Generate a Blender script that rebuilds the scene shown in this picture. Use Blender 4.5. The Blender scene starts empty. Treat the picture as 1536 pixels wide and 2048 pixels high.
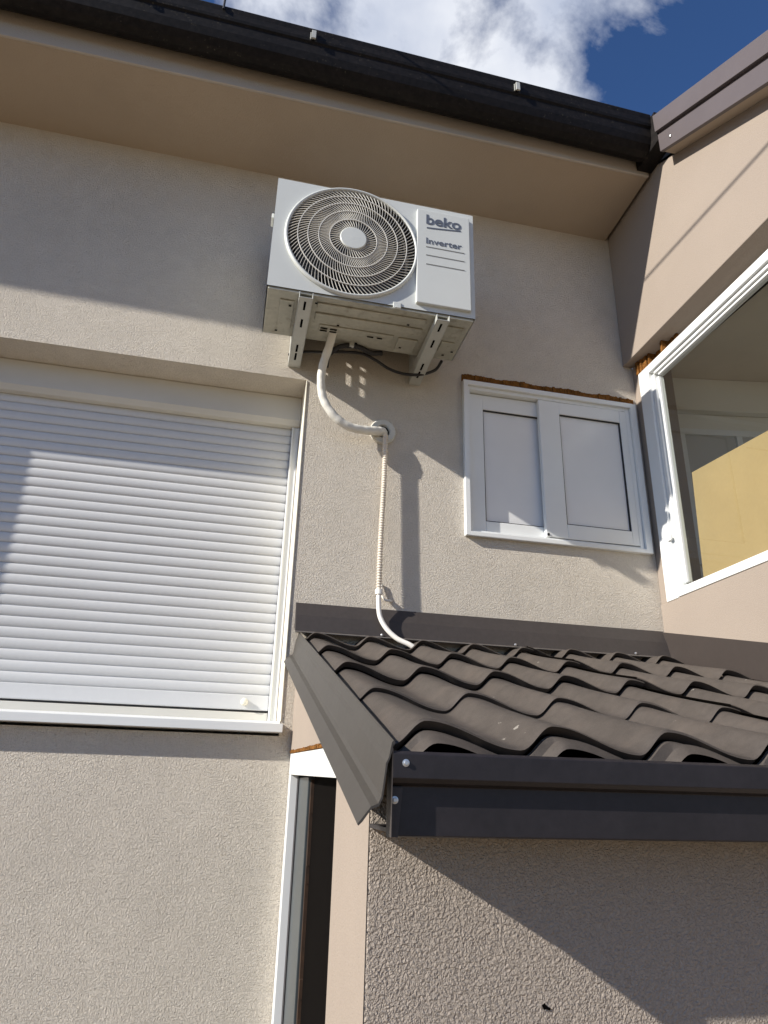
import bpy, bmesh, math, random
from mathutils import Vector, Matrix
random.seed(7)
R = math.radians
S = bpy.context.scene
col = S.collection

# ------------------------------------------------------------------ camera
cam_d = bpy.data.cameras.new('camera')
cam = bpy.data.objects.new('camera', cam_d)
col.objects.link(cam)
S.camera = cam
cam_d.sensor_fit = 'HORIZONTAL'
cam_d.sensor_width = 36
cam_d.lens = 36 * 1396.23 / 1536
cam_d.clip_start = .02
cam_d.clip_end = 2000
rt = Vector((0.97532406, -0.21926107, 0.02583736))
upv = Vector((-0.10451257, -0.35544362, 0.92883635))
fw = Vector((0.19447393, 0.90861676, 0.36958825))
m = Matrix((rt, upv, -fw)).transposed().to_4x4()
m.translation = Vector((0.19001244, -2.53033559, -0.11160192))
cam.matrix_world = m

CLOUD_DIR = (.13, .53, .837)
# ------------------------------------------------------------------ sun, sky
SUN = Vector((-3.55, -1.0, 1.93)).normalized()          # towards the sun
sun_d = bpy.data.lights.new('sun', 'SUN')
sun_d.energy = 5.0
sun_d.angle = R(.53)
sun_d.color = (1.0, .94, .85)
sun = bpy.data.objects.new('sun', sun_d)
col.objects.link(sun)
sun.rotation_euler = SUN.to_track_quat('Z', 'Y').to_euler()
sun.location = SUN * 20

W = bpy.data.worlds.new('World')
S.world = W
W.use_nodes = True
nt = W.node_tree
nt.nodes.clear()
def N(t, ty, **k):
    n = t.nodes.new(ty)
    for a, b in k.items():
        if a.startswith('i_'):
            n.inputs[a[2:].replace('_', ' ')].default_value = b
        else:
            setattr(n, a, b)
    return n
out = N(nt, 'ShaderNodeOutputWorld')
bg = N(nt, 'ShaderNodeBackground')
sky = N(nt, 'ShaderNodeTexSky')
sky.sky_type = 'NISHITA'
sky.sun_disc = False
sky.sun_elevation = math.asin(SUN.z)
sky.sun_rotation = math.atan2(SUN.x, SUN.y)
sky.altitude = 600
sky.air_density = 1.0
sky.dust_density = .4
sky.ozone_density = 3.0
tc = N(nt, 'ShaderNodeTexCoord')
mp = N(nt, 'ShaderNodeMapping')
mp.inputs['Location'].default_value = (3.35, .42, 1.9)
nt.links.new(tc.outputs['Generated'], mp.inputs['Vector'])
n1 = N(nt, 'ShaderNodeTexNoise', i_Scale=3.3, i_Detail=9.0, i_Roughness=.56)
n1.inputs['Distortion'].default_value = .35
nt.links.new(mp.outputs[0], n1.inputs['Vector'])
cr = N(nt, 'ShaderNodeValToRGB')
cr.color_ramp.elements[0].position = .47
cr.color_ramp.elements[0].color = (0, 0, 0, 1)
cr.color_ramp.elements[1].position = .58
cr.color_ramp.elements[1].color = (1, 1, 1, 1)
nt.links.new(n1.outputs['Fac'], cr.inputs['Fac'])
n2 = N(nt, 'ShaderNodeTexNoise', i_Scale=7.0, i_Detail=6.0)
nt.links.new(mp.outputs[0], n2.inputs['Vector'])
cc = N(nt, 'ShaderNodeValToRGB')
cc.color_ramp.elements[0].position = .3
cc.color_ramp.elements[0].color = (6.5, 7.3, 9.2, 1)
cc.color_ramp.elements[1].position = .7
cc.color_ramp.elements[1].color = (12.0, 12.3, 13.0, 1)
nt.links.new(n2.outputs['Fac'], cc.inputs['Fac'])
mx = N(nt, 'ShaderNodeMixRGB')
dist = N(nt, 'ShaderNodeVectorMath', operation='DISTANCE')
nt.links.new(tc.outputs['Generated'], dist.inputs[0])
dist.inputs[1].default_value = CLOUD_DIR
mk = N(nt, 'ShaderNodeMapRange', interpolation_type='SMOOTHSTEP')
mk.inputs['From Min'].default_value = .06
mk.inputs['From Max'].default_value = .34
mk.inputs['To Min'].default_value = .075
mk.inputs['To Max'].default_value = -.07
nt.links.new(dist.outputs['Value'], mk.inputs['Value'])
ad = N(nt, 'ShaderNodeMath', operation='ADD')
nt.links.new(n1.outputs['Fac'], ad.inputs[0])
nt.links.new(mk.outputs[0], ad.inputs[1])
nt.links.new(ad.outputs[0], cr.inputs['Fac'])
nt.links.new(cr.outputs['Color'], mx.inputs['Fac'])
tint = N(nt, 'ShaderNodeMixRGB', blend_type='MULTIPLY')
tint.inputs['Fac'].default_value = 1.0
tint.inputs[2].default_value = (.86, 1.18, 1.62, 1)
nt.links.new(sky.outputs[0], tint.inputs[1])
nt.links.new(tint.outputs[0], mx.inputs[1])
nt.links.new(cc.outputs['Color'], mx.inputs[2])
nt.links.new(mx.outputs[0], bg.inputs['Color'])
bg.inputs['Strength'].default_value = .056
nt.links.new(bg.outputs[0], out.inputs['Surface'])

S.view_settings.view_transform = 'Standard'
S.view_settings.look = 'None'
S.view_settings.gamma = 1
S.view_settings.exposure = 0.47
S.cycles.max_bounces = 8
S.cycles.diffuse_bounces = 5
S.cycles.use_denoising = True

# ------------------------------------------------------------------ materials
def mat(name, color, rough=.6, metal=0.0, bump=None, vary=None, spec=.5):
    """bump = [(kind, scale, distance, strength)...], vary = (scale, amount)"""
    M = bpy.data.materials.new(name)
    M.use_nodes = True
    t = M.node_tree
    b = t.nodes['Principled BSDF']
    b.inputs['Base Color'].default_value = (*color, 1)
    b.inputs['Roughness'].default_value = rough
    b.inputs['Metallic'].default_value = metal
    b.inputs['Specular IOR Level'].default_value = spec
    tcn = N(t, 'ShaderNodeTexCoord')
    if vary:
        for q, (sc, am, dt) in enumerate(vary):
            pass
        prev = None
        for sc, am, dt in vary:
            nz = N(t, 'ShaderNodeTexNoise', i_Scale=sc, i_Detail=dt, i_Roughness=.6)
            t.links.new(tcn.outputs['Object'], nz.inputs['Vector'])
            mr = N(t, 'ShaderNodeMapRange')
            mr.inputs['From Min'].default_value = .3
            mr.inputs['From Max'].default_value = .7
            mr.inputs['To Min'].default_value = 1 - am
            mr.inputs['To Max'].default_value = 1 + am
            t.links.new(nz.outputs['Fac'], mr.inputs['Value'])
            mm = N(t, 'ShaderNodeVectorMath', operation='SCALE')
            if prev is None:
                mm.inputs[0].default_value = color
            else:
                t.links.new(prev, mm.inputs[0])
            t.links.new(mr.outputs[0], mm.inputs['Scale'])
            prev = mm.outputs[0]
        t.links.new(prev, b.inputs['Base Color'])
    if bump:
        prev = None
        for kind, sc, dist, st in bump:
            if kind == 'noise':
                nz = N(t, 'ShaderNodeTexNoise', i_Scale=sc, i_Detail=3.0, i_Roughness=.55)
                o = nz.outputs['Fac']
            elif kind == 'worm':
                nz = N(t, 'ShaderNodeTexNoise', i_Scale=sc, i_Detail=2.0, i_Roughness=.5)
                nz.inputs['Distortion'].default_value = .6
                o = nz.outputs['Fac']
            else:
                nz = N(t, 'ShaderNodeTexVoronoi', i_Scale=sc)
                nz.feature = 'SMOOTH_F1'
                o = nz.outputs['Distance']
            t.links.new(tcn.outputs['Object'], nz.inputs['Vector'])
            bp = N(t, 'ShaderNodeBump')
            bp.inputs['Strength'].default_value = st
            bp.inputs['Distance'].default_value = dist
            t.links.new(o, bp.inputs['Height'])
            if prev is not None:
                t.links.new(prev, bp.inputs['Normal'])
            prev = bp.outputs['Normal']
        t.links.new(prev, b.inputs['Normal'])
    return M

M_stucco = mat('stucco', (.69, .63, .54), .95, bump=[('worm', 175, .006, 1.0), ('worm', 380, .004, 1.0), ('noise', 3, .02, .3)],
               vary=[(1.7, .05, 4), (14, .035, 4), (160, .06, 2)], spec=.15)
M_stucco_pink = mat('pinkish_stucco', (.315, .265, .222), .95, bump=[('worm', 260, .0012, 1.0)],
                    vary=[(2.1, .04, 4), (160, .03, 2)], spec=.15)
M_stucco_porch = mat('porch_stucco', (.42, .362, .305), .95, bump=[('worm', 250, .0075, 1.0)],
                     vary=[(2.5, .05, 4), (120, .03, 2)], spec=.15)
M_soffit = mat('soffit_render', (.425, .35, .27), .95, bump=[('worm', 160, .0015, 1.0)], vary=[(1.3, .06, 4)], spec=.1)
M_band = mat('skylit_band_render', (.47, .42, .36), .95, bump=[('worm', 170, .002, 1.0)], vary=[(1.3, .08, 4)], spec=.1)  # lighter than the soffit: skylight on this face put into the colour
M_brown = mat('brown_coated_steel', (.052, .044, .041), .55, .0, bump=[('noise', 60, .0006, .4)],
              vary=[(3, .10, 5), (55, .08, 3)], spec=.4)
M_tile = mat('brown_roof_tile', (.072, .0605, .052), .62, .0, bump=[('noise', 7, .006, .35), ('noise', 900, .0004, .8)],
             vary=[(3.5, .10, 5), (38, .14, 5), (420, .10, 2)], spec=.3)
M_dark = mat('dark_brown_steel', (.020, .017, .019), .45, .0, bump=[('noise', 40, .0006, .4)], vary=[(9, .2, 5), (70, .15, 4)], spec=.45)
M_gut = mat('gutter_steel', (.0075, .0058, .0052), .6, bump=[('noise', 30, .002, .4)], vary=[(45, .7, 6), (3, .2, 3)], spec=.22)
M_pvc = mat('white_plastic', (.76, .775, .765), .35, vary=[(2.5, .03, 4)], spec=.5)
M_pvc_warm = mat('cream_plastic', (.80, .76, .64), .5, vary=[(6, .04, 4)])
M_slat = mat('shutter_slat', (.615, .62, .62), .42, vary=[(1.2, .03, 4), (60, .015, 3)], spec=.5)
M_box = mat('shutter_box', (.62, .60, .54), .5, vary=[(3, .04, 4)])
M_case = mat('painted_steel_casing', (.61, .63, .605), .38, bump=[('noise', 500, .0002, .6)], vary=[(5, .02, 4)], spec=.5)
M_grille = mat('grille_plastic', (.72, .70, .64), .45)
M_pan = mat('galvanised_pan', (.42, .41, .345), .5, .25, bump=[('noise', 14, .004, .6)], vary=[(6, .12, 5), (50, .08, 4)])
M_black = mat('black_rubber', (.012, .011, .012), .5)
M_void = mat('dark_void', (.004, .0033, .003), .95, spec=.03)
M_cavity = mat('fan_cavity', (.016, .014, .012), .7, vary=[(12, .3, 3)])  # near-black puts the shade inside the fan opening into the colour
M_ink = mat('grey_print', (.10, .115, .15), .5)
M_groove = mat('pressed_groove', (.33, .34, .33), .6)
M_brk = mat('bracket_steel', (.47, .48, .45), .45, .1, vary=[(20, .06, 4)])
M_foam = mat('orange_foam', (.23, .10, .025), .95, bump=[('noise', 60, .02, 1.0), ('noise', 200, .006, 1.0)], vary=[(25, .45, 5)], spec=.1)
M_pipe = mat('white_insulation', (.74, .72, .65), .6, bump=[('noise', 60, .002, .5)], vary=[(20, .06, 4)])
M_conduit = mat('corrugated_conduit', (.70, .63, .53), .5, vary=[(18, .08, 4)])
M_hose = mat('white_hose', (.80, .77, .71), .4, vary=[(14, .05, 3)])
M_copper = mat('copper_end', (.65, .33, .2), .35, .6)
M_ring = mat('foam_ring', (.62, .61, .55), .9, bump=[('noise', 70, .006, .8)])
M_screw = mat('zinc_screw', (.62, .63, .64), .3, .8)
M_board = mat('tan_board', (.39, .285, .15), .85, bump=[('noise', 5, .01, .4)], vary=[(4, .05, 4), (70, .03, 2)], spec=.2)
M_room = mat('room_plaster', (.62, .54, .43), .9, vary=[(2, .08, 4)])
M_roomw = mat('room_wall', (.76, .74, .67), .9, vary=[(2, .05, 4)])
M_panel = mat('grey_panel', (.76, .765, .765), .22, vary=[(2.5, .04, 3)], spec=.6)
M_wood = mat('dark_wood', (.05, .03, .02), .6, vary=[(12, .35, 5)])
M_greyglass = mat('grey_curtain', (.045, .055, .060), .35, vary=[(6, .12, 4)])
M_ground = mat('ground_paving', (.25, .185, .115), .95, bump=[('noise', 6, .03, .6)], vary=[(.3, .15, 5), (9, .1, 4)], spec=.1)
M_roof = mat('roof_tile_plain', (.10, .08, .07), .7, vary=[(6, .12, 5)])

G = bpy.data.materials.new('window_glass')
G.use_nodes = True
t = G.node_tree
t.nodes.clear()
go = N(t, 'ShaderNodeOutputMaterial')
gm = N(t, 'ShaderNodeMixShader')
gt = N(t, 'ShaderNodeBsdfTransparent')
gt.inputs['Color'].default_value = (.86, .90, .88, 1)
gg = N(t, 'ShaderNodeBsdfGlossy')
gg.inputs['Roughness'].default_value = .01
fr = N(t, 'ShaderNodeFresnel')
fr.inputs['IOR'].default_value = 1.5
t.links.new(fr.outputs[0], gm.inputs[0])
t.links.new(gt.outputs[0], gm.inputs[1])
t.links.new(gg.outputs[0], gm.inputs[2])
t.links.new(gm.outputs[0], go.inputs['Surface'])

def specks(M, color, scale, lo, hi, amount):
    t = M.node_tree
    b = t.nodes['Principled BSDF']
    src = b.inputs['Base Color'].links[0].from_socket
    tcn = N(t, 'ShaderNodeTexCoord')
    nz = N(t, 'ShaderNodeTexNoise', i_Scale=scale, i_Detail=4.0, i_Roughness=.6)
    t.links.new(tcn.outputs['Object'], nz.inputs['Vector'])
    nz2 = N(t, 'ShaderNodeTexNoise', i_Scale=scale * .13, i_Detail=2.0)
    t.links.new(tcn.outputs['Object'], nz2.inputs['Vector'])
    ad = N(t, 'ShaderNodeMath', operation='MULTIPLY_ADD')
    t.links.new(nz2.outputs['Fac'], ad.inputs[0]); ad.inputs[1].default_value = .35
    t.links.new(nz.outputs['Fac'], ad.inputs[2])
    mr = N(t, 'ShaderNodeMapRange')
    mr.inputs['From Min'].default_value = lo; mr.inputs['From Max'].default_value = hi
    mr.inputs['To Max'].default_value = amount
    t.links.new(ad.outputs[0], mr.inputs['Value'])
    m_ = N(t, 'ShaderNodeMixRGB')
    t.links.new(mr.outputs[0], m_.inputs['Fac']); t.links.new(src, m_.inputs[1]); m_.inputs[2].default_value = (*color, 1)
    t.links.new(m_.outputs[0], b.inputs['Base Color'])
specks(M_tile, (.42, .39, .34), 62, .90, .95, .5)
specks(M_tile, (.115, .092, .075), 9, .70, .88, .4)
specks(M_gut, (.10, .09, .06), 90, .84, .92, .5)
specks(M_pan, (.20, .17, .12), 30, .76, .92, .5)
specks(M_stucco, (.40, .37, .33), 2.2, .74, .95, .35)

# ------------------------------------------------------------------ helpers
class MB:
    def __init__(s):
        s.v = []; s.f = []
    def poly(s, pts):
        n = len(s.v); s.v += [tuple(p) for p in pts]; s.f.append(tuple(range(n, n + len(pts)))); return s
    def box(s, x0, x1, y0, y1, z0, z1):
        n = len(s.v)
        s.v += [(x, y, z) for z in (z0, z1) for y in (y0, y1) for x in (x0, x1)]
        for q in ((0, 2, 3, 1), (4, 5, 7, 6), (0, 1, 5, 4), (2, 6, 7, 3), (0, 4, 6, 2), (1, 3, 7, 5)):
            s.f.append(tuple(n + i for i in q))
        return s
    def hexa(s, p):            # 8 points, same order as box
        n = len(s.v); s.v += [tuple(a) for a in p]
        for q in ((0, 2, 3, 1), (4, 5, 7, 6), (0, 1, 5, 4), (2, 6, 7, 3), (0, 4, 6, 2), (1, 3, 7, 5)):
            s.f.append(tuple(n + i for i in q))
        return s
    def prism(s, pts, ax, a, b, fa=None):   # polygon pts in the two other axes, extruded along ax from a to b
        def P(p, v):
            l = [p[0], p[1]]; l.insert(ax, v); return tuple(l)
        n = len(s.v); k = len(pts)
        s.v += [P(p, a) for p in pts] + [P(p, b) for p in pts]
        s.f.append(tuple(range(n, n + k))); s.f.append(tuple(range(n + 2 * k - 1, n + k - 1, -1)))
        for i in range(k):
            j = (i + 1) % k
            s.f.append((n + i, n + k + i, n + k + j, n + j))
        return s
    def tube(s, pts, r, seg=12, cap=True, close=False):
        pts = [Vector(p) for p in pts]
        n0 = len(s.v); k = len(pts)
        nrm = None
        for i, p in enumerate(pts):
            if close:
                d = (pts[(i + 1) % k] - pts[i - 1])
            else:
                d = pts[min(i + 1, k - 1)] - pts[max(i - 1, 0)]
            d.normalize()
            if nrm is None:
                nrm = d.orthogonal().normalized()
            nrm = (nrm - d * nrm.dot(d)).normalized()
            bn = d.cross(nrm)
            rr = r[i] if isinstance(r, (list, tuple)) else r
            for j in range(seg):
                a = 2 * math.pi * j / seg
                s.v.append(tuple(p + (nrm * math.cos(a) + bn * math.sin(a)) * rr))
        for i in range(k if close else k - 1):
            i2 = (i + 1) % k
            for j in range(seg):
                j2 = (j + 1) % seg
                s.f.append((n0 + i * seg + j, n0 + i * seg + j2, n0 + i2 * seg + j2, n0 + i2 * seg + j))
        if cap and not close:
            s.f.append(tuple(n0 + j for j in reversed(range(seg))))
            s.f.append(tuple(n0 + (k - 1) * seg + j for j in range(seg)))
        return s
    def lathe(s, prof, c, seg=64, ax='y', cap=False):       # prof: (radius, depth along axis)
        n0 = len(s.v); k = len(prof)
        for r_, d in prof:
            for j in range(seg):
                a = 2 * math.pi * j / seg
                if ax == 'y':
                    s.v.append((c[0] + r_ * math.cos(a), c[1] + d, c[2] + r_ * math.sin(a)))
                else:
                    s.v.append((c[0] + d, c[1] + r_ * math.cos(a), c[2] + r_ * math.sin(a)))
        for i in range(k - 1):
            for j in range(seg):
                j2 = (j + 1) % seg
                s.f.append((n0 + i * seg + j, n0 + i * seg + j2, n0 + (i + 1) * seg + j2, n0 + (i + 1) * seg + j))
        if cap:
            s.f.append(tuple(n0 + (k - 1) * seg + j for j in range(seg)))
        return s
    def build(s, name, material, parent=None, bevel=0, smooth=False, seg=2):
        me = bpy.data.meshes.new(name)
        base = Vector(parent['_o']) if parent is not None and '_o' in parent else Vector((0, 0, 0))
        me.from_pydata([tuple(Vector(v) - base) for v in s.v], [], s.f)
        me.validate()
        bm = bmesh.new(); bm.from_mesh(me)
        bmesh.ops.remove_doubles(bm, verts=bm.verts, dist=1e-6)
        bmesh.ops.recalc_face_normals(bm, faces=bm.faces)
        bm.to_mesh(me); bm.free()
        me.materials.append(material)
        if smooth:
            for p in me.polygons: p.use_smooth = True
        o = bpy.data.objects.new(name, me)
        col.objects.link(o)
        if bevel:
            b = o.modifiers.new('bevel', 'BEVEL'); b.width = bevel; b.segments = seg; b.limit_method = 'ANGLE'
            b.angle_limit = R(35)
        if parent is not None:
            o.parent = parent
            if '_o' in parent: o['_o'] = parent['_o']
        return o

def tag(o, label=None, cat=None, group=None, kind=None):
    if label: o['label'] = label
    if cat: o['category'] = cat
    if group: o['group'] = group
    if kind: o['kind'] = kind
    return o
def thing(name, loc, label, cat, group=None):
    o = bpy.data.objects.new(name, None); col.objects.link(o)
    o.location = loc; o.empty_display_size = .1
    o['_o'] = tuple(loc)
    return tag(o, label, cat, group)

def wall_holes(mb, ax, front, back, u0, u1, w0, w1, holes):
    """slab across axis ax between front and back, u = the horizontal axis, w = z; holes (u0,u1,w0,w1)"""
    us = sorted({u0, u1} | {h[0] for h in holes} | {h[1] for h in holes})
    ws = sorted({w0, w1} | {h[2] for h in holes} | {h[3] for h in holes})
    def P(u, w, d): return (u, d, w) if ax == 1 else (d, u, w)
    def hole(a, b): return any(h[0] < a < h[1] and h[2] < b < h[3] for h in holes)
    for i in range(len(us) - 1):
        for j in range(len(ws) - 1):
            if hole((us[i] + us[i + 1]) / 2, (ws[j] + ws[j + 1]) / 2): continue
            q = [(us[i], ws[j]), (us[i + 1], ws[j]), (us[i + 1], ws[j + 1]), (us[i], ws[j + 1])]
            for d in (front, back): mb.poly([P(a, b, d) for a, b in q])
    def rim(a0, a1, b0, b1):
        for p, q in (((a0, b0), (a1, b0)), ((a1, b0), (a1, b1)), ((a1, b1), (a0, b1)), ((a0, b1), (a0, b0))):
            mb.poly([P(*p, front), P(*q, front), P(*q, back), P(*p, back)])
    rim(u0, u1, w0, w1)
    for h in holes: rim(*h)
    return mb

def smooth_path(pts, n=10):
    P = [Vector(p) for p in pts]; P = [P[0] * 2 - P[1]] + P + [P[-1] * 2 - P[-2]]
    o = []
    for i in range(1, len(P) - 2):
        for k in range(n):
            s_ = k / n
            a, b, c, d = P[i - 1:i + 3]
            o.append(.5 * ((2 * b) + (c - a) * s_ + (2 * a - 5 * b + 4 * c - d) * s_ ** 2 + (3 * b - a - 3 * c + d) * s_ ** 3))
    o.append(P[-2]); return o

# ------------------------------------------------------------------ ground
g = MB().poly([(-600, -600, -2.75), (600, -600, -2.75), (600, 600, -2.75), (-600, 600, -2.75)])
tag(g.build('ground', M_ground), kind='structure')

# ------------------------------------------------------------------ house
H = thing('house', (0, 0, -2.75), 'beige stucco house wall with overhanging eave and a wing projecting on its right', 'house')
XL = -6.0
mb = wall_holes(MB(), 1, 0.0, .34, XL, 1.925, -2.75, 2.62,
                [(-1.35, .385, .05, 1.473), (1.075, 1.895, .862, 1.585)])
o = mb.build('wall', M_stucco, H, bevel=.006)
# backing inside the house
mb = MB().box(XL, 1.9, .345, .42, -2.75, 2.6)
mb.build('inner_wall', M_void, H)
# soffit and eave band
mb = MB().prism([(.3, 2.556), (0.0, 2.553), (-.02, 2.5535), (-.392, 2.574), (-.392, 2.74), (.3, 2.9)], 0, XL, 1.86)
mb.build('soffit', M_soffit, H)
MB().box(XL, 1.862, -.405, -.3925, 2.5685, 2.745).build('eave_band', M_band, H, bevel=.004)
# cove bead between soffit and wall
# roofs
mb = MB().hexa([(XL, -.515, 2.775), (1.9, -.515, 2.775), (XL, 4, 5.25), (1.9, 4, 5.25),
                (XL, -.515, 2.82), (1.9, -.515, 2.82), (XL, 4, 5.295), (1.9, 4, 5.295)])
mb.build('roof', M_roof, H)

# gutter, falling slightly to the right
gp = [(-.412, 2.715), (-.414, 2.675), (-.425, 2.642), (-.447, 2.620), (-.475, 2.612), (-.503, 2.620), (-.525, 2.642), (-.536, 2.675),
      (-.538, 2.712), (-.5385, 2.722), (-.546, 2.730), (-.549, 2.742), (-.549, 2.770), (-.553, 2.792), (-.547, 2.804), (-.536, 2.804),
      (-.531, 2.792), (-.534, 2.712), (-.531, 2.676), (-.521, 2.645), (-.501, 2.624), (-.475, 2.617), (-.449, 2.624), (-.429, 2.645), (-.418, 2.676), (-.416, 2.715)]
def gz(x): return -.022 * (x - .7)
mb = MB()
x0, x1 = XL, 1.80
n0 = len(mb.v); k = len(gp)
for x in (x0, x1):
    mb.v += [(x, y, z + gz(x)) for y, z in gp]
for i in range(k):
    j = (i + 1) % k
    mb.f.append((i, k + i, k + j, j))
# end plates
ep = gp[:15]
for x in (x0, x1):
    mb.poly([(x, y, z + gz(x)) for y, z in ep])
gut = tag(mb.build('gutter', M_gut, H), 'dark brown half round gutter with a rolled lip')
for gx in (-.42, .2325 + .03, 1.155, ):
    b = MB().box(gx - .009, gx + .009, -.5615, -.5535, 2.732 + gz(gx), 2.776 + gz(gx)).box(gx - .014, gx - .010, -.5515, -.535, 2.735 + gz(gx), 2.775 + gz(gx))
    b.build('gutter_bracket', M_brk, gut, bevel=.001)

# ------------------------------------------------------------------ wing on the right (same house)
def zr_top(y): return 2.705 + .55 * (y + .62)
def zr_bot(y): return 2.521 + .55 * (y + .570)
YE = -2.05
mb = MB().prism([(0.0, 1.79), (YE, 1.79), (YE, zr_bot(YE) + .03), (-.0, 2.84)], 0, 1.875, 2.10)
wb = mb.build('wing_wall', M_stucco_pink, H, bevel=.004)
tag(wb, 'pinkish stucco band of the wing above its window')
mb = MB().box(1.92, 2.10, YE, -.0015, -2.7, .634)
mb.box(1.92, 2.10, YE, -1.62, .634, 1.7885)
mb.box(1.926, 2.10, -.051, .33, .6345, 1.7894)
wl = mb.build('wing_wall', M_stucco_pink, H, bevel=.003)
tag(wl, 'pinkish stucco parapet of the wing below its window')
# rake boards
xr = 1.80
def rake(z0, z1, xa, xb, ya=-.578, yb=YE - .1):
    return [(y, z) for y, z in ((ya, z0(ya)), (yb, z0(yb)), (yb, z1(yb)), (ya, z1(ya)))]
mb = MB()
zt = lambda y: zr_top(y)
zm = lambda y: zr_top(y) - .098
zm2 = lambda y: zr_top(y) - .112
zb_ = lambda y: zr_bot(y)
mb.prism(rake(zm, zt, 0, 0), 0, xr - .012, xr + .02)
mb.prism(rake(zm2, zm, 0, 0), 0, xr + .006, xr + .019)
mb.prism(rake(zb_, zm2, 0, 0), 0, xr, xr + .018)
rb = mb.build('rake_board', mat('rake_steel', (.105, .088, .09), .5, vary=[(4, .08, 4)]), H, bevel=.002)
tag(rb, 'two step dark brown rake board along the sloping wing roof')
sc = MB().lathe([(.006, 0), (.006, -.003), (.003, -.005)], (xr - .001, -.655, zr_bot(-.655) + .045), 10, 'x', True)
sc.build('screw', M_screw, rb)
# soffit strip under rake
mb = MB().prism(rake(lambda y: zr_bot(y) + .006, lambda y: zr_bot(y) + .02, 0, 0), 0, xr + .0185, 1.8745)
mb.build('rake_soffit', M_soffit, H)
MB().box(1.8005, 1.8745, -.577, -.4055, 2.59, 2.76).build('eave_end_box', M_gut, H)
# wing roof slab
mb = MB()
pr = [(-.56, zr_top(-.56) - .02), (YE - .1, zr_top(YE - .1) - .02), (YE - .1, zr_top(YE - .1) + .01), (-.56, zr_top(-.56) + .01)]
mb.prism(pr, 0, xr + .021, 5.5)
mb.prism([(-.555, 2.70), (-.555, 2.74), (3, 4.7), (3, 4.66)], 0, 1.905, 5.5)
mb.build('wing_roof', M_roof, H)

# wing room (seen through the glass)
mb = MB()
mb.box(2.10, 5.2, YE, .45, 1.80, 1.90)            # ceiling
mb.build('room_ceiling', M_room, H)
mb = MB()
mb.hexa([(2.0, .10, -.2), (4.6, -.36, -.2), (2.0, .2, -.2), (4.6, -.26, -.2), (2.0, .10, 1.62), (4.6, -.36, 1.62), (2.0, .2, 1.62), (4.6, -.26, 1.62)])
mb.hexa([(2.0, .06, 1.622), (4.6, -.40, 1.622), (2.0, .2, 1.622), (4.6, -.26, 1.622), (2.0, .06, 1.798), (4.6, -.40, 1.798), (2.0, .2, 1.798), (4.6, -.26, 1.798)])
mb.box(2.10, 5.2, YE, .45, -.3, -.202)
mb.build('room_wall', M_roomw, H)
def ipt(u, z, d): return (2.0 + 2.6 * u, .10 - .46 * u - d, z)
def istrip(u0, u1, z0, z1, d):
    return MB().hexa([ipt(u0, z0, d), ipt(u1, z0, d), ipt(u0, z0, 0.001), ipt(u1, z0, 0.001), ipt(u0, z1, d), ipt(u1, z1, d), ipt(u0, z1, 0.001), ipt(u1, z1, 0.001)])
inn = istrip(.075, .30, .85, 1.50, .012).build('reflected_window', mat('reflected_window', (.50, .49, .46), .4), H)  # small window's reflection in the glass, built as a panel and frame
for q in ((.06, .075, .85, 1.53), (.30, .315, .85, 1.53), (.075, .30, 1.50, 1.53), (.17, .18, .85, 1.499)):
    istrip(*q, .022).build('reflected_frame', M_pvc, inn)

# wing window: frame, glass
Y0, Y1 = -.052, -1.60
ww = MB().box(1.921, 1.962, Y1, Y0, .650, .672).build('wing_window', M_pvc, H, bevel=.002)
tag(ww, 'large white framed window in the wing')
# left jamb (against the main wall), stepped profile
mb = MB()
mb.box(1.916, 1.975, -.128, Y0, .632, 1.722)
mb.box(1.928, 1.972, -.150, -.1285, .672, 1.668)
mb.box(1.940, 1.968, -.166, -.1505, .690, 1.650)
mb.build('frame_jamb', M_pvc, ww, bevel=.003)
MB().box(1.916, 1.975, Y1, Y1 + .075, .632, 1.722).build('frame_jamb', M_pvc, ww, bevel=.003)
mb = MB()
mb.box(1.918, 1.975, Y1 + .076, -.1285, .636, .6495)
mb.build('frame_rail', M_pvc, ww, bevel=.003)
mb = MB()
mb.box(1.916, 1.975, Y1 + .076, -.1285, 1.682, 1.722)
mb.box(1.928, 1.972, Y1 + .076, -.1505, 1.665, 1.6815)
mb.box(1.938, 1.968, Y1 + .076, -.1665, 1.652, 1.6645)
mb.build('frame_rail', M_pvc, ww, bevel=.003)
gl = MB().poly([(1.952, Y1 + .05, .645), (1.952, -.14, .645), (1.952, -.14, 1.67), (1.952, Y1 + .05, 1.67)])
gl.build('pane', G, ww)
# window catch on the jamb
MB().box(1.908, 1.9155, -.145, -.118, .873, .895).build('catch', M_pvc, ww, bevel=.002)
# foam between band and frame
mb = MB()
nx = 150
ys = [Y0 + .01 + (Y1 - Y0) * i / nx for i in range(nx + 1)]
for i in range(nx):
    if i > 24: break
    a = 1.926 + random.random() * .012; zt_ = 1.7885
    fat = max(0, .016 - i * .0022) + (.007 if 16 < i < 19 else 0) - (.03 if i > 8 and not 16 < i < 19 else 0)
    mb.box(a - fat, 1.97, ys[i + 1], ys[i] - .0003, 1.7225, zt_)
mb.build('foam_seal', M_foam, H)

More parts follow.
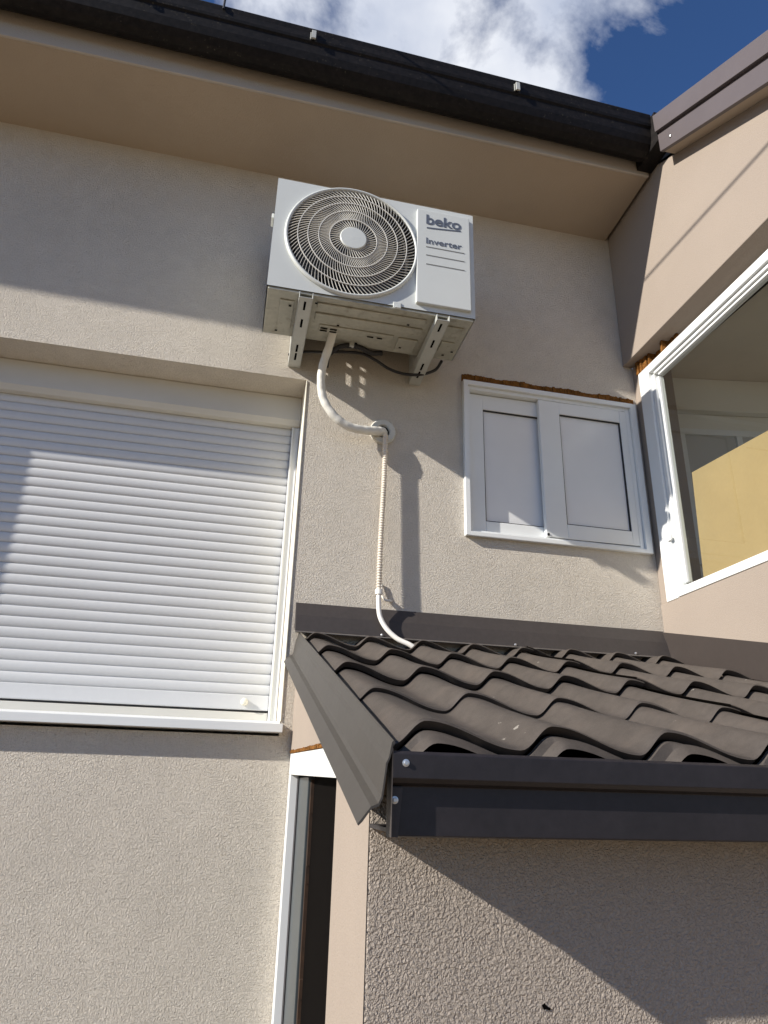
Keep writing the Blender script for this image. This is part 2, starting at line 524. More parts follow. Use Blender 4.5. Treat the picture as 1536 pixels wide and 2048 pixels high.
# ------------------------------------------------------------------ small sliding window
sw = MB()
fx0, fx1, fz0, fz1 = 1.068, 1.905, .850, 1.578
def ring(mb, x0, x1, z0, z1, t, y0, y1):
    tl, tr, tb, tt = t if isinstance(t, tuple) else (t,) * 4
    mb.box(x0, x0 + tl, y0, y1, z0, z1); mb.box(x1 - tr, x1, y0, y1, z0, z1)
    mb.box(x0 + tl, x1 - tr, y0, y1, z0, z0 + tb); mb.box(x0 + tl, x1 - tr, y0, y1, z1 - tt, z1)
ring(sw, fx0, fx1, fz0, fz1, (.020, .030, .018, .022), -.022, .06)
sw = sw.build('sliding_window', M_pvc, H, bevel=.002)
tag(sw, 'small white sliding window with two grey panes')
mb = MB(); ring(mb, fx0 + .0205, fx1 - .0305, fz0 + .0185, fz1 - .0225, (.012, .02, .010, .016), -.008, .06)
mb.build('track', M_pvc, sw, bevel=.0015)
def sash(x0, x1, z0, z1, y, t, lab):
    mb = MB(); ring(mb, x0, x1, z0, z1, t, y, y + .024)
    s_ = mb.build('sash', M_pvc, sw, bevel=.003); tag(s_, lab)
    tl, tr, tb, tt = t
    mb = MB(); ring(mb, x0 + tl, x1 - tr, z0 + tb, z1 - tt, .0035, y + .004, y + .02)
    mb.build('gasket', M_black, s_)
    MB().box(x0 + tl + .0035, x1 - tr - .0035, y + .013, y + .017, z0 + tb + .0035, z1 - tt - .0035).build('pane', M_panel, s_)
sash(1.103, 1.47, .882, 1.535, .018, (.066, .03, .052, .072), 'rear left sash')
sash(1.424, 1.855, .884, 1.538, -.008, (.098, .032, .064, .060), 'front right sash')
MB().lathe([(.006, 0), (.006, -.003), (.0, -.004)], (1.432, -.0085, .893), 10).build('stop', M_black, sw)
# foam above the window
mb = MB()
n = 70
for i in range(n):
    xa = 1.066 + (.842) * i / n; xb = 1.066 + (.842) * (i + 1) / n
    h = .033 + .003 * math.sin(i * .35) + random.random() * .004
    mb.box(xa, xb - .0003, -.004 - random.random() * .006, .02, 1.5805, 1.5805 + h)
mb.build('foam_strip', M_foam, H, bevel=.002)

# ------------------------------------------------------------------ roller shutter window
D = .20
rs = MB()
rs.prism([(.165, 1.338), (.195, 1.338), (.34, 1.40), (.34, 1.4715), (.150, 1.4715), (.150, 1.360)], 0, -1.349, .384)
rs = rs.build('roller_shutter', M_box, H, bevel=.003)
tag(rs, 'white roller shutter pulled down over a wide recessed window')
mb = MB()
pitch = .0392; ztop = 1.345; zbot = .205
nsl = int((ztop - zbot) / pitch) + 1
for i in range(nsl):
    z1_ = zbot + pitch * (i + 1); z0_ = zbot + pitch * i
    pr = []
    for q in range(9):
        s_ = q / 8
        zz = z0_ + .0028 + (pitch - .0038) * s_
        yy = D - .0047 * max(0.0, math.sin(math.pi * s_)) ** .6 + .0015 * (1 - s_)
        pr.append((yy, zz))
    pr += [(D + .006, z1_ - .0012), (D + .006, z0_ + .0022)]
    mb.prism(pr, 0, -1.33, .352)
mb.box(-1.33, .352, D + .004, D + .010, zbot, ztop)
mb.build('slats', M_slat, rs)
mb = MB().box(-1.33, .352, D - .007, D + .008, .150, zbot)
mb.build('bottom_bar', M_slat, rs, bevel=.003)
mb = MB().lathe([(.013, 0), (.013, -.012), (.007, -.016)], (.262, D - .007, .178), 20, 'y', True)
mb.build('stopper', M_pvc_warm, rs, smooth=True)
for a, b in ((.3525, .3835), (-1.349, -1.3305)):
    mb = MB().box(a, b, D - .022, D - .0075, .10, 1.337).box(a, a + .008, D - .0265, D - .0225, .10, 1.337).box(b - .006, b, D - .0265, D - .0225, .10, 1.337)
    mb.build('guide_rail', M_pvc, rs, bevel=.0015)
mb = MB().box(-1.349, .3515, D + .012, D + .06, .075, 1.33)
mb.build('window_panel', M_box, rs)
mb = MB().box(-1.349, .3515, D - .004, D + .0115, .108, .142)
mb.build('lower_rail', M_box, rs, bevel=.002)
mb = MB().box(-1.349, .3515, D - .0, D + .0115, .146, .1495)
mb.build('seal', M_black, rs)
MB().box(-1.349, .3515, D - .006, D - .0035, .1045, .1078).build('seal', M_black, rs)
# sill
mb = MB().prism([(-.046, .060), (-.046, .086), (.0, .098), (D + .011, .104), (D + .011, .060)], 0, -1.349, .3835)
mb.box(-1.40, .392, -.047, -.0015, .0595, .088)
mb.build('sill', M_pvc, rs, bevel=.0015)
# cream corner bead on the right reveal
mb = MB().box(.3842, .3885, -.0035, .150, .099, 1.470)
mb.build('corner_bead', M_pvc_warm, H, bevel=.001)

# ------------------------------------------------------------------ wall fittings
ac = thing('air_conditioner', (.582, -.27, 1.588), 'white outdoor air conditioner with a round fan grille, mounted on the wall under the eave', 'air conditioner')
ax0, ax1, az0, az1, ay0, ay1 = .182, .982, 1.588, 2.104, -.420, -.127
FC = (.487, ay0, 1.852)
# casing: front panel with a round opening, sides, top, back
mb = MB()
seg = 96; rO = .252
circ = [(FC[0] + rO * math.cos(2 * math.pi * i / seg), FC[2] + rO * math.sin(2 * math.pi * i / seg)) for i in range(seg)]
def edge_pt(a):
    dx, dz = math.cos(a), math.sin(a)
    tt = []
    if dx > 1e-9: tt.append((ax1 - FC[0]) / dx)
    if dx < -1e-9: tt.append((ax0 - FC[0]) / dx)
    if dz > 1e-9: tt.append((az1 - FC[2]) / dz)
    if dz < -1e-9: tt.append((az0 - FC[2]) / dz)
    q = min(tt); return (FC[0] + dx * q, FC[2] + dz * q)
angs = sorted([2 * math.pi * i / seg for i in range(seg)] + [math.atan2(z - FC[2], x - FC[0]) % (2 * math.pi) for x in (ax0, ax1) for z in (az0, az1)])
na = len(angs)
inner = [(FC[0] + rO * math.cos(a), ay0, FC[2] + rO * math.sin(a)) for a in angs]
outer = [(edge_pt(a)[0], ay0, edge_pt(a)[1]) for a in angs]
for i in range(na):
    j = (i + 1) % na
    mb.poly([inner[i], inner[j], outer[j], outer[i]])
    mb.poly([inner[i], inner[j], (inner[j][0], ay0 + .02, inner[j][2]), (inner[i][0], ay0 + .02, inner[i][2])])
mb.poly([(ax0, ay0, az0), (ax0, ay1, az0), (ax0, ay1, az1), (ax0, ay0, az1)])
mb.poly([(ax1, ay0, az0), (ax1, ay1, az0), (ax1, ay1, az1), (ax1, ay0, az1)])
mb.poly([(ax0, ay0, az1), (ax1, ay0, az1), (ax1, ay1, az1), (ax0, ay1, az1)])
mb.poly([(ax0, ay1, az0), (ax1, ay1, az0), (ax1, ay1, az1), (ax0, ay1, az1)])
cs = mb.build('casing', M_case, ac, bevel=.010, seg=3)
for p in cs.data.polygons: p.use_smooth = False
mb = MB().box(ax0 + .004, ax1 - .004, ay0 + .004, ay1 - .004, az1 + .0005, az1 + .006)
mb.build('top_cover', M_case, ac, bevel=.002)
# cavity + fan
mb = MB()
mb.lathe([(rO + .002, .003), (rO - .012, .02), (rO - .02, .12), (0.02, .13)], (FC[0], ay0, FC[2]), 64, 'y', True)
mb.build('fan_shroud', M_cavity, ac, smooth=True)
mb = MB()
for b_ in range(3):
    a0 = b_ * 2 * math.pi / 3 + .4
    nr, na2 = 8, 10
    base = len(mb.v)
    for i in range(nr + 1):
        r_ = .045 + (.165) * i / nr
        for j in range(na2 + 1):
            a = a0 + (j / na2) * (1.35 - .2 * i / nr) + .35 * i / nr
            mb.v.append((FC[0] + r_ * math.cos(a), ay0 + .055 + .045 * j / na2 + .01 * math.sin(math.pi * j / na2), FC[2] + r_ * math.sin(a)))
    for i in range(nr):
        for j in range(na2):
            q = base + i * (na2 + 1) + j
            mb.f.append((q, q + 1, q + na2 + 2, q + na2 + 1))
mb.lathe([(.001, .045), (.045, .05), (.05, .10)], (FC[0], ay0, FC[2]), 32)
mb.build('fan_rotor', mat('shaded_fan', (.03, .028, .025), .5), ac, smooth=True)  # blades coloured near-black to stand for shade behind the grille
# grille
def gy(r_):  # outward bulge
    return ay0 - .016 * (1 - (r_ / .262) ** 4) - .006
gr = MB()
gr.lathe([(.2535, .002), (.262, .0005), (.262, -.006), (.259, -.0125), (.254, -.0145), (.2495, -.011), (.2485, .0), (.2495, .002)], FC, 96)
gr = gr.build('fan_grille', M_case, ac, smooth=True)
tag(gr, 'round wire guard with spiral ribs and concentric rings')
def spiral(r_, ph, tw): return ph + tw * (max(0.0, r_ - .048) / .195) ** .85
mb = MB()
def fin(ph, r0, r1, wdt):
    n = 9
    base = len(mb.v)
    for i in range(n + 1):
        r_ = r0 + (r1 - r0) * i / n
        a = spiral(r_, ph, .72)
        da = wdt / 2 / r_
        y = gy(r_)
        for s_ in (-1, 1):
            for dy in (0, .0035):
                mb.v.append((FC[0] + r_ * math.cos(a + s_ * da), y + dy, FC[2] + r_ * math.sin(a + s_ * da)))
    for i in range(n):
        q = base + 4 * i; w_ = q + 4
        mb.f += [(q, q + 2, w_ + 2, w_), (q, w_, w_ + 1, q + 1), (q + 2, q + 3, w_ + 3, w_ + 2), (q + 1, w_ + 1, w_ + 3, q + 3)]
NF = 48
for i in range(NF):
    ph = 2 * math.pi * i / NF
    fin(ph, .048, .249, .0016)
    fin(ph + math.pi / NF, .092, .249, .0016)
mb.build('grille_ribs', M_grille, gr)
mb = MB()
for r_ in (.092, .134, .175, .213):
    mb.lathe([(r_ - .0014, gy(r_) + .004 - ay0), (r_ - .0014, gy(r_) - .001 - ay0), (r_ + .0014, gy(r_) - .001 - ay0), (r_ + .0014, gy(r_) + .004 - ay0)], FC, 96)
mb.build('grille_rings', M_grille, gr)
mb = MB()
mb.lathe([(.052, -.012), (.052, -.024), (.049, -.0265), (.0001, -.0270)], FC, 48)
mb.build('grille_hub', M_case, gr, smooth=False, bevel=0)
# service panel
px0, px1, pz0, pz1 = .742, .962, 1.612, 2.073
mb = MB().box(px0, px1, ay0 - .014, ay0 + .002, pz0, pz1)
sp = mb.build('service_panel', M_case, ac, bevel=.003)
mb = MB().box(.924, .946, ay0 - .0150, ay0 - .0142, 1.955, 2.052)
mb = MB()
for z in (1.886, 1.845, 1.801):
    mb.tube([(.778, ay0 - .0140, z), (.936, ay0 - .0140, z)], .0022, 6)
mb.build('pressed_groove', M_groove, sp)
def text(s_, size, x, z, width, height, mt, name, off):
    cu = bpy.data.curves.new('t', 'FONT'); cu.body = s_; cu.size = 1; cu.extrude = .004; cu.offset = off
    to = bpy.data.objects.new('t', cu); col.objects.link(to)
    bpy.context.view_layer.update()
    me = bpy.data.meshes.new_from_object(to.evaluated_get(bpy.context.evaluated_depsgraph_get()))
    bpy.data.objects.remove(to)
    xs = [v.co.x for v in me.vertices]; ys_ = [v.co.y for v in me.vertices]
    kx = width / (max(xs) - min(xs)); ky = height / (max(ys_) - min(ys_)); mxx = min(xs); mny = min(ys_)
    b0 = Vector(ac['_o'])
    for v in me.vertices:
        c = v.co.copy()
        v.co = Vector((x + (c.x - mxx) * kx, ay0 - .0142 - (c.z + .004) / .008 * .0012, z + (c.y - mny) * ky)) - b0
    me.materials.clear(); me.materials.append(mt)
    bm = bmesh.new(); bm.from_mesh(me); bmesh.ops.recalc_face_normals(bm, faces=bm.faces); bm.to_mesh(me); bm.free()
    o = bpy.data.objects.new(name, me); col.objects.link(o); o.parent = sp; o['_o'] = ac['_o']
    return o
text('beko', 1, .779, 2.000, .146, .050, M_ink, 'lettering', .022)
text('Inverter', 1, .779, 1.902, .148, .029, M_ink, 'lettering', .010)
mb = MB()
n = 10
for i in range(n):
    xa = .781 + .142 * i / n; xb = .781 + .142 * (i + 1) / n
    za = 1.982 + .014 * (i / n) ** 1.2; zb2 = 1.982 + .014 * ((i + 1) / n) ** 1.2
    mb.hexa([(xa, ay0 - .0154, za - .0028), (xb, ay0 - .0154, zb2 - .0028), (xa, ay0 - .0142, za - .0028), (xb, ay0 - .0142, zb2 - .0028),
             (xa, ay0 - .0154, za + .0028), (xb, ay0 - .0154, zb2 + .0028), (xa, ay0 - .0142, za + .0028), (xb, ay0 - .0142, zb2 + .0028)])
mb.build('logo_underline', M_ink, sp)
# base pan with pressed shapes
mb = MB().box(ax0 + .004, ax1 - .004, ay0 + .006, ay1 - .004, az0 - .004, az0 + .004)
pan = mb.build('base_pan', M_pan, ac, bevel=.002)
mb = MB()
mb.box(ax0 + .006, ax1 - .006, ay0 + .004, ay0 + .010, az0 - .012, az0 - .0042)
mb.box(.235, .290, -.36, -.19, az0 - .009, az0 - .0042)
mb.box(.375, .80, -.375, -.345, az0 - .010, az0 - .0042)
mb.box(.375, .80, -.315, -.275, az0 - .011, az0 - .0042)
mb.box(.40, .70, -.245, -.205, az0 - .009, az0 - .0042)
mb.box(.72, .80, -.24, -.15, az0 - .012, az0 - .0042)
mb.box(.885, .955, -.36, -.29, az0 - .010, az0 - .0042)
mb.box(.895, .95, -.26, -.19, az0 - .009, az0 - .0042)
mb.build('pressed_rib', M_pan, pan, bevel=.004)
for (x, y, l) in ((.405, -.232, .028), (.443, -.232, .028), (.405, -.216, .028), (.443, -.216, .028), (.595, -.222, .026), (.635, -.222, .022)):
    MB().box(x, x + l, y, y + .006, az0 - .0125, az0 - .0112).build('drain_slot', M_void, pan)
for (x, y) in ((.275, -.335), (.37, -.375), (.47, -.262), (.735, -.335), (.74, -.18), (.925, -.175), (.955, -.205), (.235, -.17), (.56, -.165)):
    MB().lathe([(.005, 0), (.0001, -.0004)], (0, 0, 0), 10)
    MB().box(x - .005, x + .005, y - .004, y + .004, az0 - .0130, az0 - .0118).build('drain_hole', M_void, pan)
# drain spout and feet
mb = MB().tube([(.545, -.15, az0 - .004), (.545, -.15, az0 - .022)], .010, 14)
mb.build('drain_spout', M_brk, pan)
mb = MB().box(.655, .685, ay0 - .004, ay0 + .008, az0 - .010, az0 + .016).box(.660, .680, ay0 - .010, ay0 + .0, az0 - .014, az0 - .0105)
mb.build('latch', M_case, ac, bevel=.002)
mb = MB().box(ax0 - .010, ax0 - .0005, -.38, -.33, 1.94, 1.962)
mb.build('side_clip', M_case, ac, bevel=.002)
# coil at the back (dark)
mb = MB().box(ax0 + .02, ax1 - .02, ay1 + .0005, ay1 + .006, az0 + .03, az1 - .03)
mb.build('coil_guard', M_cavity, ac)

# brackets
def bracket(x, label):
    t_ = thing('wall_bracket', (x, 0, 1.52), label, 'bracket', 'steel brackets under the air conditioner')
    w_ = .046
    zb0, zb1 = 1.524, 1.548      # underside at the wall / at the front end
    yf = -.432
    mb = MB()
    mb.hexa([(x, yf, zb1), (x + w_, yf, zb1), (x, -.004, zb0), (x + w_, -.004, zb0),
             (x, yf, zb1 + .003), (x + w_, yf, zb1 + .003), (x, -.004, zb0 + .003), (x + w_, -.004, zb0 + .003)])
    for xa in (x - .0025, x + w_ ):
        mb.hexa([(xa, yf, zb1 - .001), (xa + .0025, yf, zb1 - .001), (xa, -.004, zb0 - .001), (xa + .0025, -.004, zb0 - .001),
                 (xa, yf, 1.574), (xa + .0025, yf, 1.574), (xa, -.004, 1.574), (xa + .0025, -.004, 1.574)])
    arm = mb.build('arm', M_brk, t_, bevel=.0008)
    mb = MB()
    for y in (-.385, -.285, -.13, -.075):
        zz = zb0 + (zb1 - zb0) * (y / yf) - .0012
        mb = MB()
        mb.hexa([(x + .018, y - .026, zz + .0015 ), (x + .026, y - .026, zz + .0015), (x + .018, y + .02, zz - .001), (x + .026, y + .02, zz - .001),
                 (x + .018, y - .026, zz + .003), (x + .026, y - .026, zz + .003), (x + .018, y + .02, zz + .001), (x + .026, y + .02, zz + .001)])
        mb.build('slot', M_void, arm)
    mb = wall_holes(MB(), 0, x - .0022, x + .0008, -.122, -.0036, 1.5265, 1.86,
                    [(-.048, -.041, 1.560, 1.612), (-.076, -.069, 1.56, 1.575), (-.076, -.069, 1.615, 1.668), (-.076, -.069, 1.705, 1.722),
                     (-.096, -.086, 1.545, 1.570), (-.096, -.086, 1.60, 1.64), (-.096, -.086, 1.665, 1.70), (-.096, -.086, 1.73, 1.745)])
    mb.build('slotted_shade_plate', M_brk, t_)  # unseen plate added to shade the wall; slots let light spots through
    mb = MB().box(x + .0012, x + w_ + .0025, -.0035, -.0004, 1.522, 1.80)
    mb.build('wall_plate', M_brk, t_, bevel=.0008)
    mb = MB()
    for y in (-.365, -.185):
        mb.lathe([(.011, .0), (.011, .0)], (x + .022, y, 1.58), 10)
        mb.box(x + .008, x + .038, y - .016, y + .016, 1.5745, 1.5835)
    mb.v = mb.v[20:28] + mb.v[48:56] if False else mb.v
    for y in (-.365, -.185):
        MB().box(x + .006, x + .040, y - .017, y + .017, 1.5742, 1.5838).build('rubber_pad', M_black, t_, bevel=.002)
    return t_
bracket(.304, 'slotted grey steel bracket holding up the fan end of the air conditioner')
bracket(.826, 'slotted grey steel bracket holding up the lettered end of the air conditioner')

# insulated pipe
pp = smooth_path([(.462, -.20, 1.60), (.452, -.16, 1.545), (.436, -.115, 1.475), (.437, -.095, 1.40), (.455, -.085, 1.335), (.50, -.080, 1.275),
                  (.56, -.070, 1.243), (.63, -.055, 1.243), (.685, -.034, 1.258), (.712, -.014, 1.268), (.726, .03, 1.272)], 12)
pipe = MB().tube(pp, [.0168 + .0005 * math.sin(i * .9) + .0035 * (i / len(pp)) ** 3 for i in range(len(pp))], 18).build('refrigerant_pipe', M_pipe, None, smooth=True)
tag(pipe, 'thick white insulated pipe curving from under the air conditioner into the wall sleeve', 'pipe')
ring_ = thing('wall_sleeve', (.715, 0, 1.272), 'grey round foam sleeve where the white pipe enters the wall', 'pipe sleeve')
mb = MB().lathe([(.055, -.0005), (.055, -.012), (.051, -.017), (.031, -.017), (.028, -.012), (.028, -.0005)], (.715, 0, 1.272), 40)
mb.build('flange', M_ring, ring_, smooth=False)
mb = MB().lathe([(.0288, -.003), (.001, -.0025)], (.715, 0, 1.272), 30)
mb.build('hole', M_void, ring_)

# corrugated conduit
mb = MB()
zs_ = []; rs_ = []
z = 1.258; n = 0
pts = []; rr = []
L = 1.245 - .578
N_ = 62
for i in range(N_ * 4 + 1):
    s_ = i / (N_ * 4)
    zz = 1.245 - L * s_
    pts.append((.722 - .010 * s_ + .002 * math.sin(6 * s_), -.030 - .010 * s_, zz))
    rr.append(.0112 if (i % 4) in (0, 1) else .0082)
cd = thing('conduit', (.715, -.035, .58), 'thin corrugated cream conduit running straight down the wall from the sleeve', 'conduit')
mb.tube(pts, rr, 14).build('corrugated_tube', M_conduit, cd)
mb = MB().lathe([(.0145, 0), (.0145, .018)], (0, 0, 0), 18)
mb = MB().tube([(.712, -.040, .585), (.712, -.040, .567)], .0145, 18)
mb.build('coupling', M_hose, cd)
hk = smooth_path([(.728, -.006, .62), (.730, -.012, .575), (.742, -.016, .555), (.762, -.014, .553), (.770, -.004, .555)], 8)
mb = MB().tube(hk, .0045, 10); mb.build('hook_clip', M_hose, cd, smooth=True)
hp = smooth_path([(.712, -.040, .572), (.711, -.046, .53), (.716, -.055, .48), (.738, -.068, .435), (.775, -.082, .398), (.815, -.095, .378), (.836, -.10, .366)], 10)
hose = MB().tube(hp, .0092, 16).build('drain_hose', M_hose, None, smooth=True)
tag(hose, 'smooth white hose curving from the conduit onto the brown roof tiles', 'hose')
d_ = (Vector(hp[-1]) - Vector(hp[-2])).normalized()
MB().tube([Vector(hp[-1]) - d_ * .001, Vector(hp[-1]) + d_ * .004], .0096, 16).build('hose_end', M_copper, hose)

# black cables
c1 = smooth_path([(.30, -.03, 1.565), (.36, -.07, 1.562), (.44, -.10, 1.555), (.52, -.10, 1.570), (.60, -.10, 1.575), (.66, -.095, 1.555),
                  (.72, -.085, 1.53), (.79, -.08, 1.520), (.86, -.08, 1.530), (.92, -.085, 1.56), (.945, -.10, 1.60)], 10)
c = MB().tube(c1, .0062, 10).build('power_cable', M_black, None, smooth=True)
tag(c, 'black cable sagging beneath the air conditioner and looping past the far bracket', 'cable')
c2 = smooth_path([(.452, -.09, 1.49), (.458, -.12, 1.53), (.50, -.14, 1.565), (.57, -.14, 1.578), (.63, -.12, 1.572), (.68, -.11, 1.585)], 10)
c = MB().tube(c2, .0105, 10).build('signal_cable', M_black, None, smooth=True)
tag(c, 'short thick black cable tucked behind the base of the air conditioner beside the white pipe', 'cable')

# ------------------------------------------------------------------ service mast and overhead cable
t_ = thing('roof_mast', (-.1, -.45, 2.85), 'thin dark mast rising behind the gutter at the top edge of the photo', 'mast')
MB().tube([(-.105, -.556, 2.79), (-.105, -.556, 3.30)], .0045, 10).build('pole', M_black, t_)
cb = MB().tube([(-.105, -.556, 3.19), (-.10, -.9, 3.172), (-.10, -1.6, 3.138), (-.10, -3.2, 3.06), (-.10, -7, 3.0)], .006, 8).build('overhead_cable', M_black, None)
tag(cb, 'black cable strung overhead from the mast on the roof edge', 'cable')

# ------------------------------------------------------------------ porch
P = thing('porch', (1.1, -.75, -2.75), 'stucco porch with a brown metal tile lean-to roof against the house', 'porch')
YP = -1.372
K = .302; Z0 = .392
def zroof(y): return Z0 + K * y
mb = MB().poly([(.4275, YP, -2.75), (3.5, YP, -2.75), (3.5, YP, -.10), (.4275, YP, -.10)])
mb = MB().box(.4284, 3.5, YP, YP + .16, -2.75, -.12)
pw = mb.build('front_wall', M_stucco_porch, P, bevel=.004)
tag(pw, 'coarse stucco front wall of the porch')
# side wall with the tall window opening y -1.03..-.05, z < 0
mb = MB()
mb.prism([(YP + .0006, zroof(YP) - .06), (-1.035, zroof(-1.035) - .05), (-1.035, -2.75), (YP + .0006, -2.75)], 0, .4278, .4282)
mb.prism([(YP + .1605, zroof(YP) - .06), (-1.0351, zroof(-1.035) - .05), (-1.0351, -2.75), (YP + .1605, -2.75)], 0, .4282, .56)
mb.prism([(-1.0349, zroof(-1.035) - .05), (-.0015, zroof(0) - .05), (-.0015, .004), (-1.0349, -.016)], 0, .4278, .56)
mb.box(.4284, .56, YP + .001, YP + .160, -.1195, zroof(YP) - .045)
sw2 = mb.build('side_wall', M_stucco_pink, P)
tag(sw2, 'smooth pale side wall of the porch')
MB().poly([(.700, YP - .0012, -.404), (.704, YP - .0012, -.4015), (.708, YP - .0012, -.406), (.714, YP - .0012, -.4085), (.712, YP - .0012, -.4115), (.7065, YP - .0012, -.4095), (.702, YP - .0012, -.4105)]).build('wall_chip', M_void, pw)

# tall side window
tw = MB()
tw.prism([(-.0025, -.006), (-1.034, -.030), (-1.034, -.092), (-.0025, -.072)], 0, .4282, .50)
tw = tw.build('side_window', M_pvc, P, bevel=.001)
tag(tw, 'tall narrow white framed window in the side of the porch')
MB().box(.4282, .50, -.052, -.0025, -2.75, -.0725).build('frame_stile', M_pvc, tw, bevel=.002)
MB().box(.452, .50, -.090, -.0525, -2.75, -.077).build('frame_stile', M_dark, tw)
MB().box(.455, .50, -.335, -.0905, -2.75, -.082).build('sash_panel', M_greyglass, tw, bevel=.002)
MB().box(.470, .50, -1.034, -.3605, -2.75, -.05).build('dark_interior', M_void, tw)  # near-black sheet stands for the shade inside the opening
mb = MB()
for i in range(60):
    z1_ = -.09 - i * .045
    mb.box(.462, .49, -.360 + random.random() * .012, -.3355, z1_ - .0449, z1_)
mb.build('foam_edge', mat('brown_foam', (.035, .017, .008), .9, vary=[(20, .5, 4)]), tw)
# foam line above
mb = MB()
for i in range(40):
    ya = -.004 - .9 * i / 40; yb = -.004 - .9 * (i + 1) / 40
    za = -.0055 - .0235 * (-ya / 1.03)
    mb.box(.4265 - random.random() * .002, .45, yb + .0003, ya, za + .0008, za + .008 + random.random() * .004)
mb.build('foam_seal', M_foam, tw)

# tile roof
PER = .192; AMP = .037
def wave(x, y=0):
    if y < -1.495: x = .19 + (x - .19) * .93
    elif y < -1.17: x = .19 + (x - .19) * (1 + .04 * (y + 1.17) / .32)
    q = ((x - .474) / PER) % 1.0
    if q < .73: return .5 * (1 + math.cos(math.pi * q / .73))
    return .5 * (1 - math.cos(math.pi * (q - .73) / .27))
rows = [-.012, -.126, -.473, -.82, -1.168, -1.490]
def tile_sheet(xa, xb, lift, name_label):
    mb = MB()
    nx = int((xb - xa) / .0065)
    xs = [xa + (xb - xa) * i / nx for i in range(nx + 1)]
    def row(fn):
        b = len(mb.v)
        for x in xs: mb.v.append(fn(x))
        return b
    def join(a, b):
        for i in range(nx): mb.f.append((a + i, a + i + 1, b + i + 1, b + i))
    for r_ in range(len(rows)):
        ya = rows[r_]
        last = r_ == len(rows) - 1
        yb = rows[r_ + 1] if not last else -1.513
        ups = 0.0; dn = .020 if not last else -.010
        up_ = -.020 if not last else -.006
        if r_ == len(rows) - 2: up_ = -.010
        ny = 8
        prev = None
        ystart = ya + .012 if 0 < r_ < len(rows) - 1 else (ya + .004 if r_ else ya)
        for j in range(ny + 1):
            s_ = j / ny
            y = ystart + (yb - ystart) * s_
            e = up_ + dn * (s_ ** 1.6)
            # rounded nose
            def f(x, y=y, e=e, s_=s_):
                jit = .0010 * math.sin(x * 13 + r_ * 2.1) * s_
                return (x, y + jit * 2, zroof(y) + AMP * wave(x, y) * (1.0 - .05 * (1 - s_)) + e + jit + lift)
            cur = row(f)
            if prev is not None: join(prev, cur)
            prev = cur
        def f2(x, yb=yb, dn=dn): return (x, yb - .003 + .002 * math.sin(x * 13 + r_ * 2.1), zroof(yb) + AMP * wave(x, yb) + up_ + dn - .0035 + lift)
        c2_ = row(f2); join(prev, c2_)
        def f3(x, yb=yb, dn=dn): return (x, yb + .014, zroof(yb + .014) + AMP * wave(x, yb) + up_ + dn * .45 - .007 + lift)
        c3_ = row(f3); join(c2_, c3_)
    return mb
a = tile_sheet(.4300, 1.283, 0, '').build('tile_sheet', M_tile, P, smooth=True)
tag(a, 'wavy brown metal roof tile sheet at the open end of the lean-to')
b = tile_sheet(1.262, 1.918, .007, '').build('tile_sheet', M_tile, P, smooth=True)
tag(b, 'wavy brown metal roof tile sheet next to the wing wall')
for o in (a, b):
    md = o.modifiers.new('es', 'EDGE_SPLIT'); md.split_angle = R(38)
# dark roof underlay
mb = MB().hexa([(.436, -1.50, zroof(-1.5) - .045), (1.918, -1.50, zroof(-1.5) - .045), (.436, -.002, zroof(0) - .045), (1.918, -.002, zroof(0) - .045),
                (.436, -1.50, zroof(-1.5) - .034), (1.918, -1.50, zroof(-1.5) - .034), (.436, -.002, zroof(0) - .034), (1.918, -.002, zroof(0) - .034)])
mb.build('roof_underlay', M_void, P)
mb = MB().hexa([(1.9185, -1.50, zroof(-1.5) - .045), (3.5, -1.50, zroof(-1.5) - .045), (1.9185, -YP * 0 - 1.36, -.1), (3.5, -1.36, -.1),
                (1.9185, -1.50, zroof(-1.5) + .0), (3.5, -1.50, zroof(-1.5) + .0), (1.9185, -1.36, 0), (3.5, -1.36, 0)])
# wall flashing
mb = MB().prism([(-.0015, .519), (-.006, .521), (-.030, .470), (-.048, .409), (-.056, .4045), (-.052, .4025), (-.030, .412), (-.0015, .43)], 0, .409, 1.9145)
fl = mb.build('wall_flashing', M_brown, P, bevel=.0008)
tag(fl, 'straight brown flashing along the house wall')
mb = MB().box(.409, 1.955, -.062, -.0505, .4005, .4045)
mb.build('flashing_lip', mat('pale_edge', (.20, .18, .16), .5, vary=[(20, .2, 4)]), fl, bevel=.001)  # lip paler than the flashing face
for x in (.725, 1.245, 1.75):
    MB().lathe([(.005, 0), (.005, -.004), (.002, -.006)], (x, -.050, .413), 8, 'y', True).build('rivet', M_screw, fl)
# sidewall flashing on the wing
mb = MB().prism([(-.0, .519), (-YE * -1, .519 + .262 * YE), (YE, .519 + .262 * YE - .15), (0, .395)], 0, 1.908, 1.9188)
fs = mb.build('side_flashing', mat('brown_flashing', (.038, .029, .025), .6, vary=[(3, .08, 4), (60, .06, 3)]), P, bevel=.001)
tag(fs, 'brown flashing sloping down the wing wall')

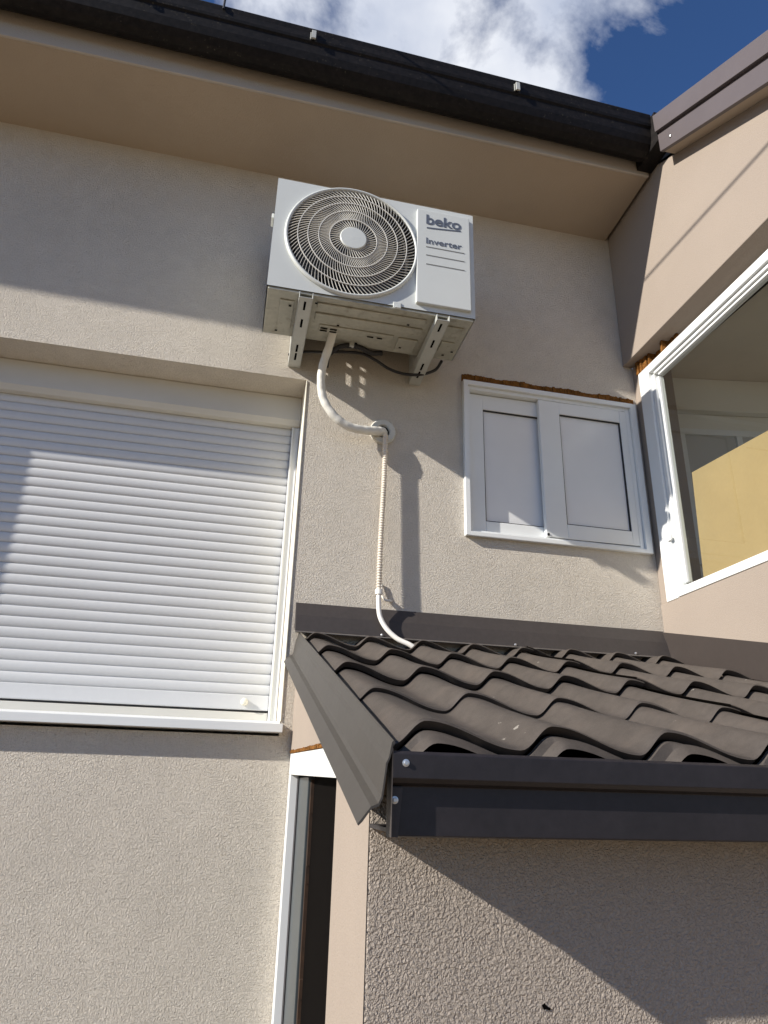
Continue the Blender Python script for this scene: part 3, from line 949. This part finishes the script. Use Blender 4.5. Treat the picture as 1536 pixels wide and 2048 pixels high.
# rake flashing on the open left end
sec = [(.4305, .020), (.4280, .0225), (.4255, .020), (.4215, .000), (.4175, -.008), (.4150, -.030), (.4120, -.052), (.4080, -.060), (.3980, -.064), (.3850, -.080), (.3800, -.086), (.3815, -.088), (.3870, -.083), (.3990, -.067), (.4095, -.063), (.4145, -.053), (.4175, -.030), (.4200, -.009), (.4235, -.001), (.4285, .016)]
mb = MB()
k = len(sec)
ys = [-.010, -.4, -.8, -1.2, -1.527]
for y in ys:
    for x, dz in sec:
        fl_ = 1.0
        mb.v.append((x + (.012 * (1 + y / 1.5) if False else 0), y, zroof(y) + dz * fl_))
for i in range(len(ys) - 1):
    for j in range(k):
        j2 = (j + 1) % k
        mb.f.append((i * k + j, i * k + j2, (i + 1) * k + j2, (i + 1) * k + j))
mb.f.append(tuple(range(k))); mb.f.append(tuple((len(ys) - 1) * k + j for j in reversed(range(k))))
rf = mb.build('rake_flashing', mat('grey_brown_steel', (.052, .046, .039), .5, bump=[('noise', 14, .003, .3)], vary=[(5, .06, 4), (90, .05, 3)]), P)
tag(rf, 'grey brown folded rake flashing along the open end of the lean-to roof')

# front fascia (eave trim)
mb = MB()
mb.prism([(-1.523, -.060), (-1.527, -.064), (-1.527, -.096), (-1.5215, -.102), (-1.508, -.106), (-1.508, -.170), (-1.499, -.172), (-1.494, -.172), (-1.494, -.100), (-1.519, -.094), (-1.519, -.060)], 0, .428, 3.5)
fa = mb.build('eave_fascia', M_dark, P, bevel=.0008)
tag(fa, 'dark folded steel fascia along the porch eave')
mb = MB().box(.4268, .4277, -1.527, -1.495, -.171, -.052)
mb.prism([(.4277, -.108), (.446, -.108), (.440, -.1715), (.4277, -.1715)], 1, -1.5115, -1.5085)
mb.build('end_plate', M_brown, fa)
for (x, y, z) in ((.446, -1.527, -.076), (.4345, -1.512, -.1245)):
    mb = MB().lathe([(.0052, 0), (.0052, -.0008), (.0034, -.0010), (.0033, -.0032), (.0026, -.0036), (.0004, -.0036)], (x, y, z), 6 if False else 12, 'y', True)
    mb.build('screw', M_screw, fa)
# porch soffit
mb = MB().box(.428, 3.5, -1.4935, YP - .0015, -.166, -.1605)
mb.build('porch_soffit', M_dark, P)

# ------------------------------------------------------------------ board behind the wing window
mb = MB().hexa([(1.985, -1.55, .40), (2.0, -1.55, .40), (1.985, -.195, .44), (2.0, -.195, .44),
                (1.985, -1.55, 1.06), (2.0, -1.55, 1.06), (1.985, -.232, 1.147), (2.0, -.232, 1.147)])
bd = mb.build('tan_board', M_board, None, bevel=.001)
tag(bd, 'tan coloured board standing behind the glass of the wing window', 'board')
